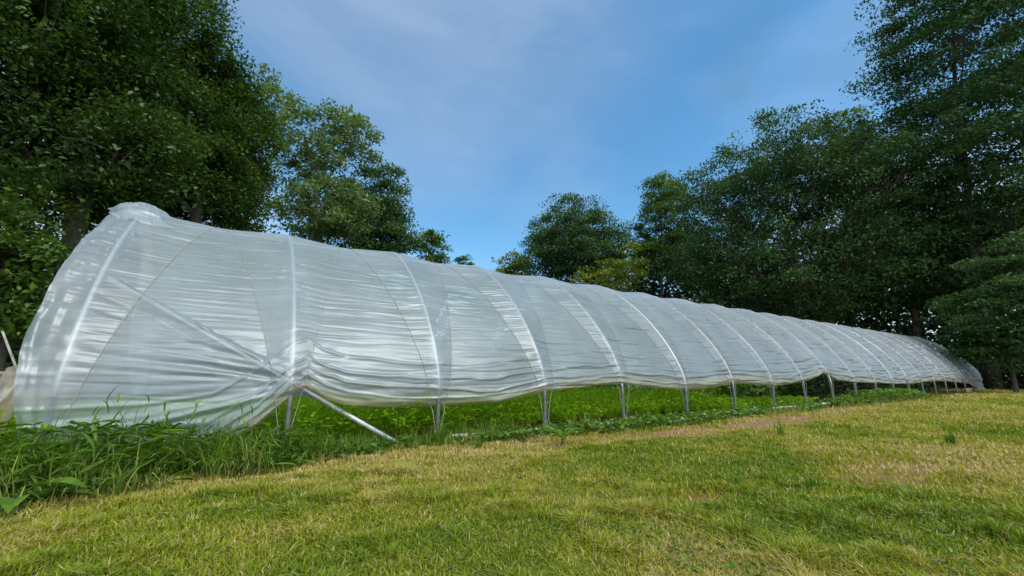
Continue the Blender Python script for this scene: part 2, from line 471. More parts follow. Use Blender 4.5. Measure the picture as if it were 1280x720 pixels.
def leafy_weeds():
    n = 6500
    x = rng.uniform(nx(-3), nx(1.1), n); u = x / S - A0
    lo = np.interp(u, [-3, -.6, .2, .9, 1.6, 2.6], [-1.45, -1.15, -.95, -.62, -.42, -.32])
    y = lo + (.1 - lo) * rng.random(n)
    cl = fbm(x * 1.5 + 9, y * 1.5, 53, 3)
    k = (cl > np.interp(u, [-3, .5, 1.5, 2.6], [.36, .40, .48, .56])); x, y, u, cl, lo = x[k], y[k], u[k], cl[k], lo[k]; n = len(x)
    hh = np.interp(u, [-3, .3, 1.0, 2.6], [.36, .36, .25, .15]) * (.5 + cl) * np.clip(.35 + (y - lo) / .4, .3, 1)
    P = np.stack([x, y, hh * rng.random(n) ** .6], -1)
    a = rng.uniform(0, 6.28, n)
    V, Q, T = leaves8(P, np.stack([np.cos(a), np.sin(a), rng.uniform(-.5, .6, n)], -1), rng.uniform(.08, .2, n), .12)
    o = mesh_obj('leafy_weeds', V, [Q, T], M['weed'], None, {'rnd': np.repeat(np.clip(rng.normal(.45, .25, n), 0, 1), 8)}, True)
    tag(o, 'dense narrow leaved green weeds massed at the left end of the tunnel', 'weeds', kind='stuff')


leafy_weeds()


def clover():
    n = 26000
    r = 1.3 * (9 / 1.3) ** rng.random(n); th = PHI + rng.uniform(-1.02, .95, n)
    x = CAM[0] + r * np.cos(th); y = CAM[1] + r * np.sin(th)
    k = (fbm(x * 1.1, y * 1.1, 57, 4) > .56) & (soil(x, y) < .3) & (y < -.5); x, y, r = x[k], y[k], r[k]; n = len(x)
    P = np.stack([x, y, rng.uniform(.005, .045, n)], -1); a = rng.uniform(0, 6.28, n)
    V, Q, T = leaves8(P, np.stack([np.cos(a), np.sin(a), rng.uniform(-.1, .6, n)], -1), rng.uniform(.012, .026, n) * (1 + .06 * r), .6)
    o = mesh_obj('lawn_weeds', V, [Q, T], M['weed'], None, {'rnd': np.repeat(rng.random(n), 8)}, True)
    tag(o, 'small broad leaved weeds growing in patches through the lawn', 'weeds', kind='stuff')


clover()


def litter():
    n = 2600
    r = 1.3 * (14 / 1.3) ** rng.random(n); th = PHI + rng.uniform(-1.02, .95, n)
    x = CAM[0] + r * np.cos(th); y = CAM[1] + r * np.sin(th)
    k = (y < -.45) & (rng.random(n) < .25 + soil(x, y)); x, y, r = x[k], y[k], r[k]; n = len(x)
    P = np.stack([x, y, rng.uniform(.012, .05, n)], -1); a = rng.uniform(0, 6.28, n)
    V, Q, T = leaves8(P, np.stack([np.cos(a), np.sin(a), rng.uniform(-.2, .3, n)], -1), rng.uniform(.02, .055, n) * (1 + .03 * r), .13)
    o = mesh_obj('dry_clippings', V, [Q, T], M['straw'], None, {'rnd': np.repeat(rng.random(n), 8)}, True)
    tag(o, 'dry straw clippings scattered over the lawn', 'clippings', kind='stuff')


litter()


def broadleaf(name, loc, n, L_, label, group=None, up=.6, wid=.42, mat='weed', stem=.12):
    e = empty(name, loc); tag(e, label, 'weed', group)
    mb = MB(); Vs = []; Qs = []; Ts = []; c = 0
    st = MB()
    for k in range(n):
        a = k * 2.4 + rng.uniform(-.3, .3); el = up * rng.uniform(.5, 1.2)
        d = np.array([math.cos(a) * math.cos(el), math.sin(a) * math.cos(el), math.sin(el)])
        b0 = np.array([0, 0, stem * (.3 + .7 * k / n)])
        b1 = b0 + d * L_ * .25
        st.tube([b0 * .2, b0, b1], [.006, .005, .003], 5)
        l = MB()
        sz = L_ * rng.uniform(.7, 1.15)
        # long pointed leaf, two rows of quads either side of the midrib
        ts = np.linspace(0, 1, 9); wv = np.sin(np.pi * ts ** .75) ** .9 * wid * sz / 2 + .001
        sd = np.cross(d, [0, 0, 1]); sd /= np.linalg.norm(sd); nn = np.cross(sd, d)
        mid = b1 + d * (ts * sz)[:, None] - np.array([0, 0, 1]) * (ts ** 2 * sz * .35)[:, None]
        lf = mid + sd * wv[:, None] + nn * (wv * .35)[:, None]; rt = mid - sd * wv[:, None] + nn * (wv * .35)[:, None]
        V = np.concatenate([lf, mid, rt]); i_ = np.arange(8)
        Qk = np.vstack([np.stack([i_, i_ + 1, i_ + 10, i_ + 9], -1), np.stack([i_ + 9, i_ + 10, i_ + 19, i_ + 18], -1)])
        mb.add(V, Qk)
    mb.build('leaves', M[mat], e, True, {'rnd': np.clip(rng.normal(.6, .2, mb.n), 0, 1)})
    st.build('stem', M[mat], e, True, {'rnd': np.full(st.n, .4)})
    return e


p = ground(703, 556); broadleaf('broadleaf_weed', p, 9, .30, 'pale green broad pointed leaves spraying beside the third post from left', up=.55, wid=.30)
p = ground(60, 622); broadleaf('broadleaf_weed', p, 7, .34, 'large broad leaved weed low in the tall grass at left', up=.25, wid=.42)
p = ground(18, 640); broadleaf('broadleaf_weed', p, 6, .30, 'leafy weed at the very left edge of the lawn', up=.3, wid=.4)


def tuft(px, py, n, h, label, name='grass_tuft'):
    p = ground(px, py); p[2] = 0
    P = np.stack([rng.normal(0, .022, n), rng.normal(0, .022, n), np.zeros(n)], -1)
    V, Q, m_ = long_blades(P, h * rng.uniform(.5, 1.1, n), rng.uniform(.004, .008, n), rng.uniform(.1, .9, n), rng.uniform(0, 6.28, n))
    o = mesh_obj(name, V, Q, M['grass_tall'], None, {'rnd': np.repeat(np.clip(rng.normal(.28, .15, n), 0, .7), m_)}, True)
    o.location = p
    tag(o, label, 'grass tuft')


tuft(920, 612, 60, .13, 'dark green grass tuft on the lawn behind a bare soil patch')
tuft(1015, 610, 50, .10, 'low ragged tuft of dark grass on the right lawn')
tuft(1190, 555, 70, .17, 'rounded green tuft on the far right of the lawn')
tuft(840, 645, 30, .07, 'small scrubby tuft below the bare soil patch')
tuft(376, 604, 60, .10, 'green tuft at the edge of the lawn near the left brace')
tuft(548, 560, 70, .36, 'tall clump of grass in front of second post', 'grass_clump')
tuft(598, 562, 30, .20, 'short clump of grass right of second post', 'grass_clump')
tuft(976, 548, 26, .30, 'thin upright weed on the bare strip by the posts', 'grass_clump')


def seed_grass(px, py, h, label):
    p = ground(px, py); p[2] = 0
    e = empty('seeding_grass', p); tag(e, label, 'weed', 'seeding grass stems before the plastic')
    s = MB(); lf = MB()
    for k in range(3):
        a = rng.uniform(-.9, .9); dx = rng.uniform(-.10, .14)
        P = [np.array([rng.normal(0, .03), rng.normal(0, .03), 0]) + np.array([dx * t ** 2, 0, h * t]) * rng.uniform(.95, 1) for t in np.linspace(0, 1, 6)]
        s.tube(P, [.003, .003, .0025, .002, .002, .0015], 5)
        for t in (.35, .55, .7, .82, .95):
            q = np.array([P[0][0] + dx * t ** 2, P[0][1], h * t]); an = rng.uniform(0, 6.28)
            V, Q, m_ = long_blades(q[None], np.array([rng.uniform(.10, .2)]), np.array([.012]), np.array([rng.uniform(.6, 1.0)]), np.array([an]))
            lf.add(V, Q)
    s.build('stem', M['grass_tall'], e, True, {'rnd': np.full(s.n, .5)})
    lf.build('leaves', M['grass_tall'], e, True, {'rnd': np.full(lf.n, .4)})


for px, py, h, lb in ((150, 600, .60, 'seeding grass stems nearest the left end of the tunnel'), (215, 595, .52, 'seeding grass stems reaching up before the lowest hanging plastic'),
                      (115, 600, .50, 'leaning seeding grass by the left rope end'), (278, 585, .46, 'seeding grass stems where the plastic hem lifts off the ground')):
    seed_grass(px, py, h, lb)

# ------------------------------------------------------------------ the tunnel
t_ = np.linspace(0, np.pi, 1601)
c_, s_ = np.cos(t_), np.sin(t_)
py_ = W - W * np.sign(c_) * np.abs(c_) ** (2 / EXP); pz_ = VS + (HT - VS) * np.abs(s_) ** (2 / EXP)
# round the peak slightly: the pipe is bent, not kinked
py_ = np.concatenate([np.zeros(60), py_, np.full(60, 2 * W)]); pz_ = np.concatenate([np.linspace(0, VS, 61)[:-1], pz_, np.linspace(VS, 0, 61)[1:]])
pk = np.abs(py_ - W); r0 = .55
pz_ = np.where(pk < r0, pz_ - (.5 * (1 - pk / r0) ** 2) * .10, pz_)
seg = np.hypot(np.diff(py_), np.diff(pz_)); arc = np.concatenate([[0], np.cumsum(seg)]); LA = arc[-1]
aa = np.linspace(0, LA, 900); Py = np.interp(aa, arc, py_); Pz = np.interp(aa, arc, pz_)
ker = np.hanning(25); ker /= ker.sum()
pad = lambda v: np.convolve(np.pad(v, 12, mode='reflect', reflect_type='odd'), ker, 'valid')
Py = pad(Py); Pz = pad(Pz)
Ty = np.gradient(Py, aa); Tz = np.gradient(Pz, aa); tl = np.hypot(Ty, Tz); Ty /= tl; Tz /= tl
Ny, Nz = -Tz, Ty          # outward


def prof(a):
    return np.interp(a, aa, Py), np.interp(a, aa, Pz), np.interp(a, aa, Ny), np.interp(a, aa, Nz)


def arc_of_height(z):    # near side
    half = len(aa) // 2
    return np.interp(z, Pz[:half], aa[:half])


HEM = np.array([(-.45, .0), (0, .0), (.4, .015), (.62, .04), (.85, .19), (1.02, .36), (1.10, .41), (1.2, .345), (1.33, .30), (1.6, .272), (1.98, .262), (2.5, .272), (3.0, .345), (3.5, .385),
                (3.95, .405), (4.5, .355), (5.0, .325), (5.38, .325), (5.8, .365), (6.1, .385), (6.6, .37), (7.1, .345), (7.6, .36), (8.18, .41), (8.6, .47), (8.9, .535), (9.05, .47), (9.25, .41),
                (10.05, .365), (11.3, .34), (12.3, .315), (13.2, .305), (14.5, .345), (15.5, .36), (16.3, .345), (17.5, .30), (18.5, .26), (19.2, .13), (19.7, 0.0), (21, 0)])
FAR = np.array([(-.5, .02), (1.5, .03), (2.3, .06), (2.7, .30), (3.4, .36), (4.2, .30), (5, .34), (7, .33), (9, .36), (12, .32), (15, .34), (17.5, .2), (18.5, 0), (21, 0)])
UNIT = S


def hem_near(u): return np.interp(u, HEM[:, 0], HEM[:, 1]) * S
def hem_far(u): return np.interp(u, FAR[:, 0], FAR[:, 1]) * S


house = empty('hoop_house', (nx(0), 0, 0))
tag(house, 'long low hoop house tunnel under milky wrinkled plastic film, sides rolled up', 'greenhouse')
OFF = np.array([nx(0), 0, 0])

U0, U1 = -.10, NB + .22


def lean(u, z):
    """the end hoop leans, feet outward"""
    return -.02 * np.clip(1 - z / HT, 0, 1) * np.clip(1 - u / .7, 0, 1)



def tent(u, a):
    """how far the lashing pulls the film in between hoops"""
    k = np.floor(u); f = u - k
    half = LA / 2
    w_ = 1 - np.abs(a - half) / half               # 0 at ground, 1 at ridge
    fr = .5 * w_                                   # rope positions at f = fr and 1 - fr
    d1 = np.minimum(f, 1 - f)
    depth = .165 * S * fr * (1 - .55 * w_) + .008
    t = np.where(d1 < fr, d1 / np.maximum(fr, 1e-3), 1.0)
    belly = np.where(d1 >= fr, np.sin(np.clip((f - fr) / np.maximum(1 - 2 * fr, 1e-3), 0, 1) * np.pi), 0)
    inr = (u >= 0) & (u <= NB)
    return np.where(inr, -depth * t + .012 * belly * (1 - w_), 0)


FILM = {}


def film():
    us = []
    for k in range(NB):
        nc = 84 if k < 2 else (60 if k < 4 else (38 if k < 8 else 24))
        us.append(k + np.arange(nc) / nc)
    us = np.concatenate([np.linspace(U0, 0, 12, endpoint=False)] + us + [np.linspace(NB, U1, 9)])
    nu = len(us); nv = 620
    v = np.concatenate([np.linspace(0, .5, 440, endpoint=False), np.linspace(.5, 1, nv - 440)])
    a0 = arc_of_height(np.maximum(hem_near(us), .01)); a1 = LA - arc_of_height(np.maximum(hem_far(us), .01))
    A = a0[:, None] + v[None] * (a1 - a0)[:, None]
    Ug = np.broadcast_to(us[:, None], A.shape)
    disp = .030 + tent(Ug, A)
    # tension folds: long shallow ridges running along the tunnel, bay by bay
    hn = A - a0[:, None]; hf = a1[:, None] - A
    am = .52; h2 = A - (am + (a0[:, None] - am) * np.exp(-hn / .30))
    cfin = 1 - np.abs(A - LA / 2) / (LA / 2)
    wr = np.zeros_like(A)
    for k in range(-1, NB + 1):
        i0, i1 = np.searchsorted(us, [k - 1e-6, k + 1 - 1e-6]); i1 = min(i1 + 1, nu)
        if i1 - i0 < 3: continue
        f = us[i0:i1] - k
        nw = 230 if k < 9 else 150
        for q in range(nw):
            side = rng.random() < .82
            h0 = (rng.random() ** 1.05) * LA * (.56 if side else 1.0)
            if rng.random() < .5:     # start at a hoop and die out
                L_ = rng.uniform(.25, .9); fs = 0 if rng.random() < .5 else 1
                env = np.clip(1 - np.abs(f - fs) / L_, 0, 1) ** 1.2
            else:
                fc = rng.random(); L_ = rng.uniform(.15, .55); env = np.exp(-((f - fc) / L_) ** 2 * 2)
            slope = rng.normal(0, .10); curve = rng.normal(0, .10)
            cen = h0 + slope * (f - .5) + curve * (f - .5) ** 2
            sig = rng.uniform(.007, .024) * (1 + .25 * max(0, min(k, 12) - 3))
            amp = rng.choice([-1, 1], p=[.35, .65]) * sig * rng.uniform(.1, .36)
            # rows near the fold only
            lo, hi = h0 - .5, h0 + .5
            row = h2[(i0 + i1) // 2]; j0, j1 = np.searchsorted(row, [lo, hi])
            if j1 - j0 < 2: continue
            x = (h2[i0:i1, j0:j1] - cen[:, None]) / sig
            wr[i0:i1, j0:j1] += amp * env[:, None] * np.exp(-np.abs(x) ** 1.35)
    # close-set sharp creases from hoop to hoop
    for k in range(NB):
        i0, i1 = np.searchsorted(us, [k - 1e-6, k + 1 - 1e-6]); i1 = min(i1 + 1, nu)
        f = us[i0:i1] - k
        h0 = rng.uniform(-.1, 0)
        tilt = rng.normal(0, .05)
        while h0 < LA * .62:
            h0 += rng.uniform(.028, .085) * (1 + .10 * min(k, 10))
            sig = rng.uniform(.006, .012) * (1 + .28 * max(0, min(k, 12) - 3)); amp = -sig * rng.uniform(.5, 1.3) * (1.9 if k > 2 else 1.15)
            sl = tilt + rng.normal(0, .03); ph = rng.uniform(0, 6.3)
            cen = h0 + sl * (f - .5) + .012 * np.sin(f * rng.uniform(3, 9) + ph)
            env = np.clip(.25 + 1.1 * vnoise(f * 3.1 + ph * 7, f * 0 + h0 * 9, 68), 0, 1) * np.clip(fbm(f * 2.2 + ph, f * 0 + h0, 69, 2) * 2.2 - .3, 0, 1)
            row = h2[(i0 + i1) // 2]; j0, j1 = np.searchsorted(row, [h0 - .3, h0 + .3])
            if j1 - j0 < 2: continue
            x = (h2[i0:i1, j0:j1] - cen[:, None]) / sig
            wr[i0:i1, j0:j1] += amp * env[:, None] * np.exp(-np.abs(x) ** 1.2)
    # fan of strong folds in the first bay, drawn towards the brace at the lifted hem
    ia = np.searchsorted(us, 1.12)
    fu = us[:ia]
    for q in range(34):
        zt = rng.uniform(-.02, .42) ; ze = zt + rng.uniform(-.1, 1.25)
        ze = max(ze, .02)
        tt = np.clip((1.12 - fu) / 1.2, 0, 1)
        zc = .66 + zt * .3 + (ze - .66) * tt ** .9
        sig = (.016 + .034 * tt) * rng.uniform(.6, 1.3); amp = rng.choice([-1, 1], p=[.4, .6]) * sig * rng.uniform(.25, .5)
        ac = arc_of_height(np.clip(zc, 0, HT * .9))
        x = (A[:ia] - ac[:, None]) / sig[:, None]
        wr[:ia] += (amp * np.clip(1.3 - tt, .2, 1))[:, None] * np.exp(-x * x)
    tb = np.clip((us - .02) / 1.76, 0, 1); zb = 1.70 * (1 - tb); ab = arc_of_height(zb)
    on = (us > .05) & (us < 1.12)
    xb = A - ab[:, None]
    wr += on[:, None] * np.clip((us - .05) / .2, 0, 1)[:, None] * .042 * np.where(xb > 0, np.exp(-(xb / .020) ** 2), np.exp(-np.abs(xb / .075) ** 1.3))
    # loose hem: gathered lengthwise folds and a slack outward belly
    hem_w = np.exp(-(hn / .20) ** 2)
    nz = fbm(Ug * 1.1 + 5, hn * 9, 61, 4) - .5
    n2 = fbm(Ug * 5.0, hn * 5, 62, 4) - .5
    wr += hem_w * (nz * .085 + n2 * .05)
    for hh, am, sg in ((.10, .016, .014), (.20, .022, .018), (.33, .018, .02), (.52, .012, .02)):
        wob = (fbm(us * 1.6, us * 0 + hh * 30, 63, 3) - .5) * .16
        wr += am * (.35 + fbm(us * 2, us * 0 + hh * 7, 64, 2))[:, None] * np.exp(-((hn - hh - wob[:, None]) / sg) ** 2)
    curl = np.clip(1 - hn / .045, 0, 1); disp = disp - curl ** 2 * .03
    # slow unevenness
    wr += (fbm(Ug * .9, A * 1.1, 65, 3) - .5) * .03 + (fbm(Ug * 3.1, A * 3.0, 66, 3) - .5) * .012
    wr += (fbm(Ug * 1.5, A * 14, 67, 3) - .5) * .012 * np.clip(1.15 - cfin, .4, 1)
    # film pulled tight over each pipe
    kn = np.abs(Ug - np.round(Ug)); inr = (Ug > -.01) & (Ug < NB + .01)
    wr *= np.where(inr & (hn > .15), np.clip(kn / .05, .12, 1), 1)
    # gathered surplus past both end hoops
    e0 = np.clip(-Ug / -U0, 0, 1); e1 = np.clip((Ug - NB) / (U1 - NB), 0, 1); e = np.maximum(e0, e1)
    g_ = fbm(A * .9, Ug * 14, 71, 4) - .5; g2 = fbm(A * 2.2, Ug * 40, 72, 4) - .5
    low = np.clip(1 - (A - .0) / 2.0, 0, 1)
    dx = e0 * (g_ * .16) + e1 * (g_ * .3)
    disp = disp + wr + e * (g_ * .20 + g2 * .10 + .03) - e1 * .05 * (e1) + e0 * low * -.03
    y, z, ny, nz_ = prof(A)
    Xg = nx(Ug) + dx + lean(Ug, z) + e0 * .10 * np.clip(1 - z / 1.0, 0, 1) - e0 * .10 * np.sin(np.clip(z / HT, 0, 1) * np.pi)
    Yg = y + ny * disp; Zg = z + nz_ * disp
    Zg = np.maximum(Zg, .004 + .01 * v[None])
    V = np.stack([Xg, Yg, Zg], -1) - OFF
    i_, j_ = np.meshgrid(np.arange(nu - 1), np.arange(nv - 1), indexing='ij'); i_ = i_.ravel(); j_ = j_.ravel()
    Q = np.stack([i_ * nv + j_, (i_ + 1) * nv + j_, (i_ + 1) * nv + j_ + 1, i_ * nv + j_ + 1], -1)
    dirt = np.clip(1.15 - hn / .15, 0, 1) * .8 + np.exp(-((hn - .20 - (fbm(us * 1.2, us * 0, 73, 3)[:, None] - .5) * .2) / .05) ** 2) * .8 * np.clip(fbm(Ug * 1.3, hn * 2, 74, 2) * 2 - .6, 0, 1)
    dirt = np.maximum(dirt, np.clip(1 - hf / .4, 0, 1) * .6)
    FILM.update(us=us, a0=a0, a1=a1, d=disp, v=v)
    mesh_obj('plastic_cover', V.reshape(-1, 3), Q, M['film'], house, {'dirt': np.clip(dirt, 0, 1).ravel()}, True)


film()

# crumpled surplus at the crown of the end hoop
def crest():
    nu, nv = 70, 150
    uu = np.linspace(0, 1, nu); vv = np.linspace(0, 1, nv)
    U, V_ = np.meshgrid(uu, vv, indexing='ij')
    a = LA / 2 + (V_ - .5) * 1.3 - .30
    y, z, ny, nz_ = prof(a)
    bell = np.sin(np.pi * V_) ** .7
    rid = 1 - np.abs(2 * fbm(U * 2.2 + V_ * 1.5, V_ * 9, 81, 4) - 1)
    up = .035 + bell * (.035 * np.sin(np.pi * U) ** 1.5) + (rid - .6) * .10 * bell * np.sin(np.pi * np.clip(U * 1.05, 0, 1)) ** .6
    x = nx(-.12) + U * .34 * S - (.10) * bell + (fbm(U * 4, V_ * 5, 82, 3) - .5) * .16
    ff = film_disp(np.clip(-.12 + U * .34, U0, 1).ravel(), a.ravel()).reshape(a.shape)
    edge = np.clip(np.minimum.reduce([U, 1 - U, V_, 1 - V_]) / .18, 0, 1)
    up = np.maximum(ff, .0) + .006 + edge * np.maximum(up, 0)
    P = np.stack([x, y + ny * up, z + nz_ * up], -1) - OFF
    i_, j_ = np.meshgrid(np.arange(nu - 1), np.arange(nv - 1), indexing='ij'); i_ = i_.ravel(); j_ = j_.ravel()
    Q = np.stack([i_ * nv + j_, (i_ + 1) * nv + j_, (i_ + 1) * nv + j_ + 1, i_ * nv + j_ + 1], -1)
    mesh_obj('bunched_film', P.reshape(-1, 3), Q, M['film'], house, {'dirt': np.zeros(nu * nv)}, True)



def flap():
    """dusty loose end sheet, gathered on the ground beyond the end hoop"""
    nu, nv = 60, 60
    uu = np.linspace(0, 1, nu); vv = np.linspace(0, 1, nv)
    U, V_ = np.meshgrid(uu, vv, indexing='ij')
    top = .95 * (1 - U) ** .55 + .02
    x = nx(-.13) - U * .42 - (1 - V_) ** 2 * .10
    z = top * V_
    y = .10 + .18 * U + (fbm(U * 5, V_ * 2.2, 91, 4) - .5) * .34 * (.3 + U) + .16 * (1 - V_) * np.sin(U * 17) * .4
    x = x + (fbm(U * 3, V_ * 4, 92, 3) - .5) * .14
    P = np.stack([x, y, np.maximum(z + (fbm(U * 4, V_ * 3, 93, 3) - .5) * .06 * V_, .005)], -1) - OFF
    i_, j_ = np.meshgrid(np.arange(nu - 1), np.arange(nv - 1), indexing='ij'); i_ = i_.ravel(); j_ = j_.ravel()
    Q = np.stack([i_ * nv + j_, (i_ + 1) * nv + j_, (i_ + 1) * nv + j_ + 1, i_ * nv + j_ + 1], -1)
    o = mesh_obj('end_sheet', P.reshape(-1, 3), Q, M['flap'], house, {'dirt': (1 - V_).ravel() * .8}, True)
    o['label'] = 'dusty brownish plastic sheet bunched at the left end'


flap()

# hoops with their ground posts
def hoop_mesh():
    a = np.linspace(.18, LA - .18, 90); y, z, _, _ = prof(a)
    mb = MB(); mb.tube(np.stack([0 * a, y, z], -1), .0215, 10)
    return mb


def post_mesh(side, h=.62):
    mb = MB(); a = np.linspace(-.02, h, 5); y, z, _, _ = prof(np.maximum(a, 0)); z = np.where(a < 0, -.15, z)
    if side: y = 2 * W - y
    mb.tube(np.stack([0 * a, y, z], -1), .0235, 10)
    return mb


hoop0 = hoop_mesh().build('hoop', M['steel'], house)
hoop0.location = (-.02, 0, 0); hoop0.rotation_euler = (0, math.atan2(.02, HT), 0)
pn = post_mesh(0).build('ground_post', M['post'], hoop0); pf = post_mesh(1).build('ground_post', M['post'], hoop0)
for k in range(1, NB + 1):
    hk = hoop0.copy(); COL.objects.link(hk); hk.parent = house; hk.location = (k * S + rng.normal(0, .012), rng.normal(0, .012), 0); hk.rotation_euler = (0, 0, 0)
    for q in (pn, pf):
        c = q.copy(); COL.objects.link(c); c.parent = hk
mb = MB(); xs = np.linspace(0, NB * S, 80); y, z, ny, nz_ = prof(LA / 2)
mb.tube(np.stack([xs, np.full(80, y), np.full(80, z - .045)], -1), .017, 8); mb.build('ridge_pipe', M['steel'], house)

# lashing cord, one line per pass over the tunnel
def film_disp(u, a):
    us = FILM['us']; i_ = np.clip(np.searchsorted(us, u) - 1, 0, len(us) - 2); f = np.clip((u - us[i_]) / (us[i_ + 1] - us[i_]), 0, 1)
    out_ = np.zeros_like(u)
    for q, (ii, ff) in enumerate(zip(i_, f)):
        for k_, w_ in ((ii, 1 - ff), (ii + 1, ff)):
            vv = (a[q] - FILM['a0'][k_]) / (FILM['a1'][k_] - FILM['a0'][k_])
            out_[q] += w_ * np.interp(vv, FILM['v'], FILM['d'][k_])
    return out_


crest()
for k in range(NB):
    for dirn in (0, 1):
        a = np.linspace(0, LA, 150)
        u = k + (a / LA if dirn == 0 else 1 - a / LA)
        d = film_disp(u, a) + .005
        y, z, ny, nz_ = prof(a)
        zl, zr = hem_near(u), hem_far(u)
        out_ = np.where((a < LA / 2) & (z < zl), .012, np.where((a > LA / 2) & (z < zr), .012, d))
        P = np.stack([nx(u) + lean(u, z), y + ny * out_, z + nz_ * out_], -1) - OFF
        mb = MB(); mb.tube(P, .0038, 5); mb.build('lashing_cord', M['rope'], house)

# wind braces
def brace(name, P0, P1, r, m='steel'):
    mb = MB(); mb.tube(np.linspace(P0, P1, 6) - OFF, r, 10); return mb.build(name, M[m], house)


y, z, ny, nz_ = prof(1.85)
brace('brace', np.array([nx(.02), y + .06, z]), np.array([nx(1.78), -.10, -.03]), .025)
brace('brace', np.array([nx(.02), 2 * W - y - .03, z]), np.array([nx(1.75), 2 * W - .05, -.02]), .02)
# gathered hem cord knot on the brace
# baseboard at the far end and bed-edge pipe
mb = MB(); mb.box((nx(18.6) - OFF[0], .05, .10), (1.9, .045, .22), .02); o = mb.build('base_board', M['wood_new'], house, False)

def pipe(px0, px1, n0, n1, label):
    mb = MB(); xs = np.linspace(nx(n0), nx(n1), 14); c = (nx(n0) + nx(n1)) / 2
    mb.tube(np.stack([xs - c, .02 * np.sin(xs * 2.2), .01 * np.cos(xs * 3)], -1), .022, 8)
    o = mb.build('edge_pipe', M['pvc']); o.location = (c, -.05, .075); tag(o, label, 'pipe', 'white pipes along the bed edge')


pipe(0, 0, 6.9, 9.0, 'white pipe lying on the ground at the tunnel edge, longest in sight')
pipe(0, 0, 2.1, 2.9, 'pale pipe in the weeds between second and third post')
pipe(0, 0, 3.5, 4.4, 'pale pipe in the weeds by the fourth post')

# boards and a leaning pole at the left, beyond the end
p = at(-8, 8.2); e = empty('board_stack', p); tag(e, 'weathered boards stacked on the ground beyond the left end', 'boards')
ang = math.atan2(R_[1], R_[0])
for k in range(3):
    mb = MB(); mb.box((rng.normal(0, .04), 0, .28 + .26 * k), (2.0, .06 + .35 * (k == 2), .25 if k < 2 else .05), ang); mb.build('board', M['wood'] if k else M['wood_new'], e, False)
for sx in (-.9, .9):
    mb = MB(); mb.box((sx * math.cos(ang), sx * math.sin(ang), .4), (.09, .12, .8), ang); mb.build('support', M['wood'], e, False)
p0 = at(21, 8.6, 462); p1 = at(3, 8.6, 414); d = p1 - p0; p0 = p0 - d * (p0[2] / d[2])
mb = MB(); mb.tube([np.zeros(3), p1 - p0], [.016, .012], 8); o = mb.build('leaning_pole', M['bark_pale']); o.location = p0; tag(o, 'thin pale pole leaning in the dark behind the boards', 'pole')


# ------------------------------------------------------------------ crops
def carrots():
    n = 5200
    x = rng.uniform(nx(-.4), nx(6.6), n); row = rng.integers(0, 13, n)
    y = .32 + row * (2 * W - .6) / 12 + rng.normal(0, .05, n)
    nf = 6; k = 15
    x = np.repeat(x, nf); y = np.repeat(y, nf); N_ = len(x)
    u = x / S - A0
    h = rng.uniform(.30, .60, N_) * (.72 + .5 * fbm(x * 1.3, y * 1.3, 101, 3)) * np.clip((7.2 - u) / 1.6, .45, 1) * np.interp(y, [1.5, 2.6], [1, .78])
    yaw = rng.uniform(0, 6.28, N_); lean = rng.uniform(.15, .8, N_)
    t = np.linspace(.32, 1, k)
    ang = lean[:, None] * t ** 1.3 * 1.5
    hx = h[:, None] * t * np.sin(ang); hz = h[:, None] * t * np.cos(ang * .8)
    C = np.stack([x[:, None] + np.cos(yaw)[:, None] * hx, y[:, None] + np.sin(yaw)[:, None] * hx, hz], -1)
    C = C.reshape(-1, 3); q = len(C)
    d = rng.normal(0, 1, (q, 3)); d[:, 2] = np.abs(d[:, 2]) * .6
    d /= np.linalg.norm(d, axis=1)[:, None]
    e = np.cross(d, rng.normal(0, 1, (q, 3))); e /= np.linalg.norm(e, axis=1)[:, None]
    L_ = rng.uniform(.03, .075, q); w = rng.uniform(.004, .011, q)
    V = np.stack([C, C + d * (L_ * .5)[:, None] + e * w[:, None], C + d * L_[:, None], C + d * (L_ * .5)[:, None] - e * w[:, None]], 1).reshape(-1, 3)
    Q = np.arange(q * 4).reshape(-1, 4)
    o = mesh_obj('carrot_tops', V, Q, M['carrot'], None, {'rnd': np.repeat(np.clip(rng.normal(.5, .25, q), 0, 1), 4)})
    tag(o, 'dense feathery bright green carrot tops filling the tunnel beds', 'carrot crop', kind='stuff')


carrots()


def leafy(name, label, x0, x1, y0, y1, n, h, size, mat, cat):
    x = rng.uniform(x0, x1, n); y = rng.uniform(y0, y1, n)
    hh = h * (.5 + .9 * fbm(x * 1.6, y * 1.6, 111, 3))
    P = np.stack([x, y, hh * rng.random(n) ** .55], -1)
    a = rng.uniform(0, 6.28, n)
    V, Q, T = leaves8(P, np.stack([np.cos(a), np.sin(a), rng.uniform(-.35, .45, n)], -1), rng.uniform(.6, 1.2, n) * size, 1.1)
    o = mesh_obj(name, V, [Q, T], M[mat], None, {'rnd': np.repeat(rng.random(n), 8)}, True)
    tag(o, label, cat, kind='stuff')


leafy('squash_leaves', 'broad leafy vegetable rows behind the carrots inside the tunnel', nx(4.9), nx(9.6), 1.0, 2 * W - .3, 5000, .62, .17, 'veg', 'vegetable crop')
leafy('salad_greens', 'low yellow green seedlings in the bed by the middle posts', nx(5.4), nx(8.9), .25, 1.0, 4200, .26, .07, 'carrot', 'vegetable crop')
leafy('pepper_bushes', 'dark bushy crop filling the far half of the tunnel', nx(8.9), nx(17.5), .4, 2 * W - .3, 12000, .85, .13, 'shrub', 'vegetable crop')


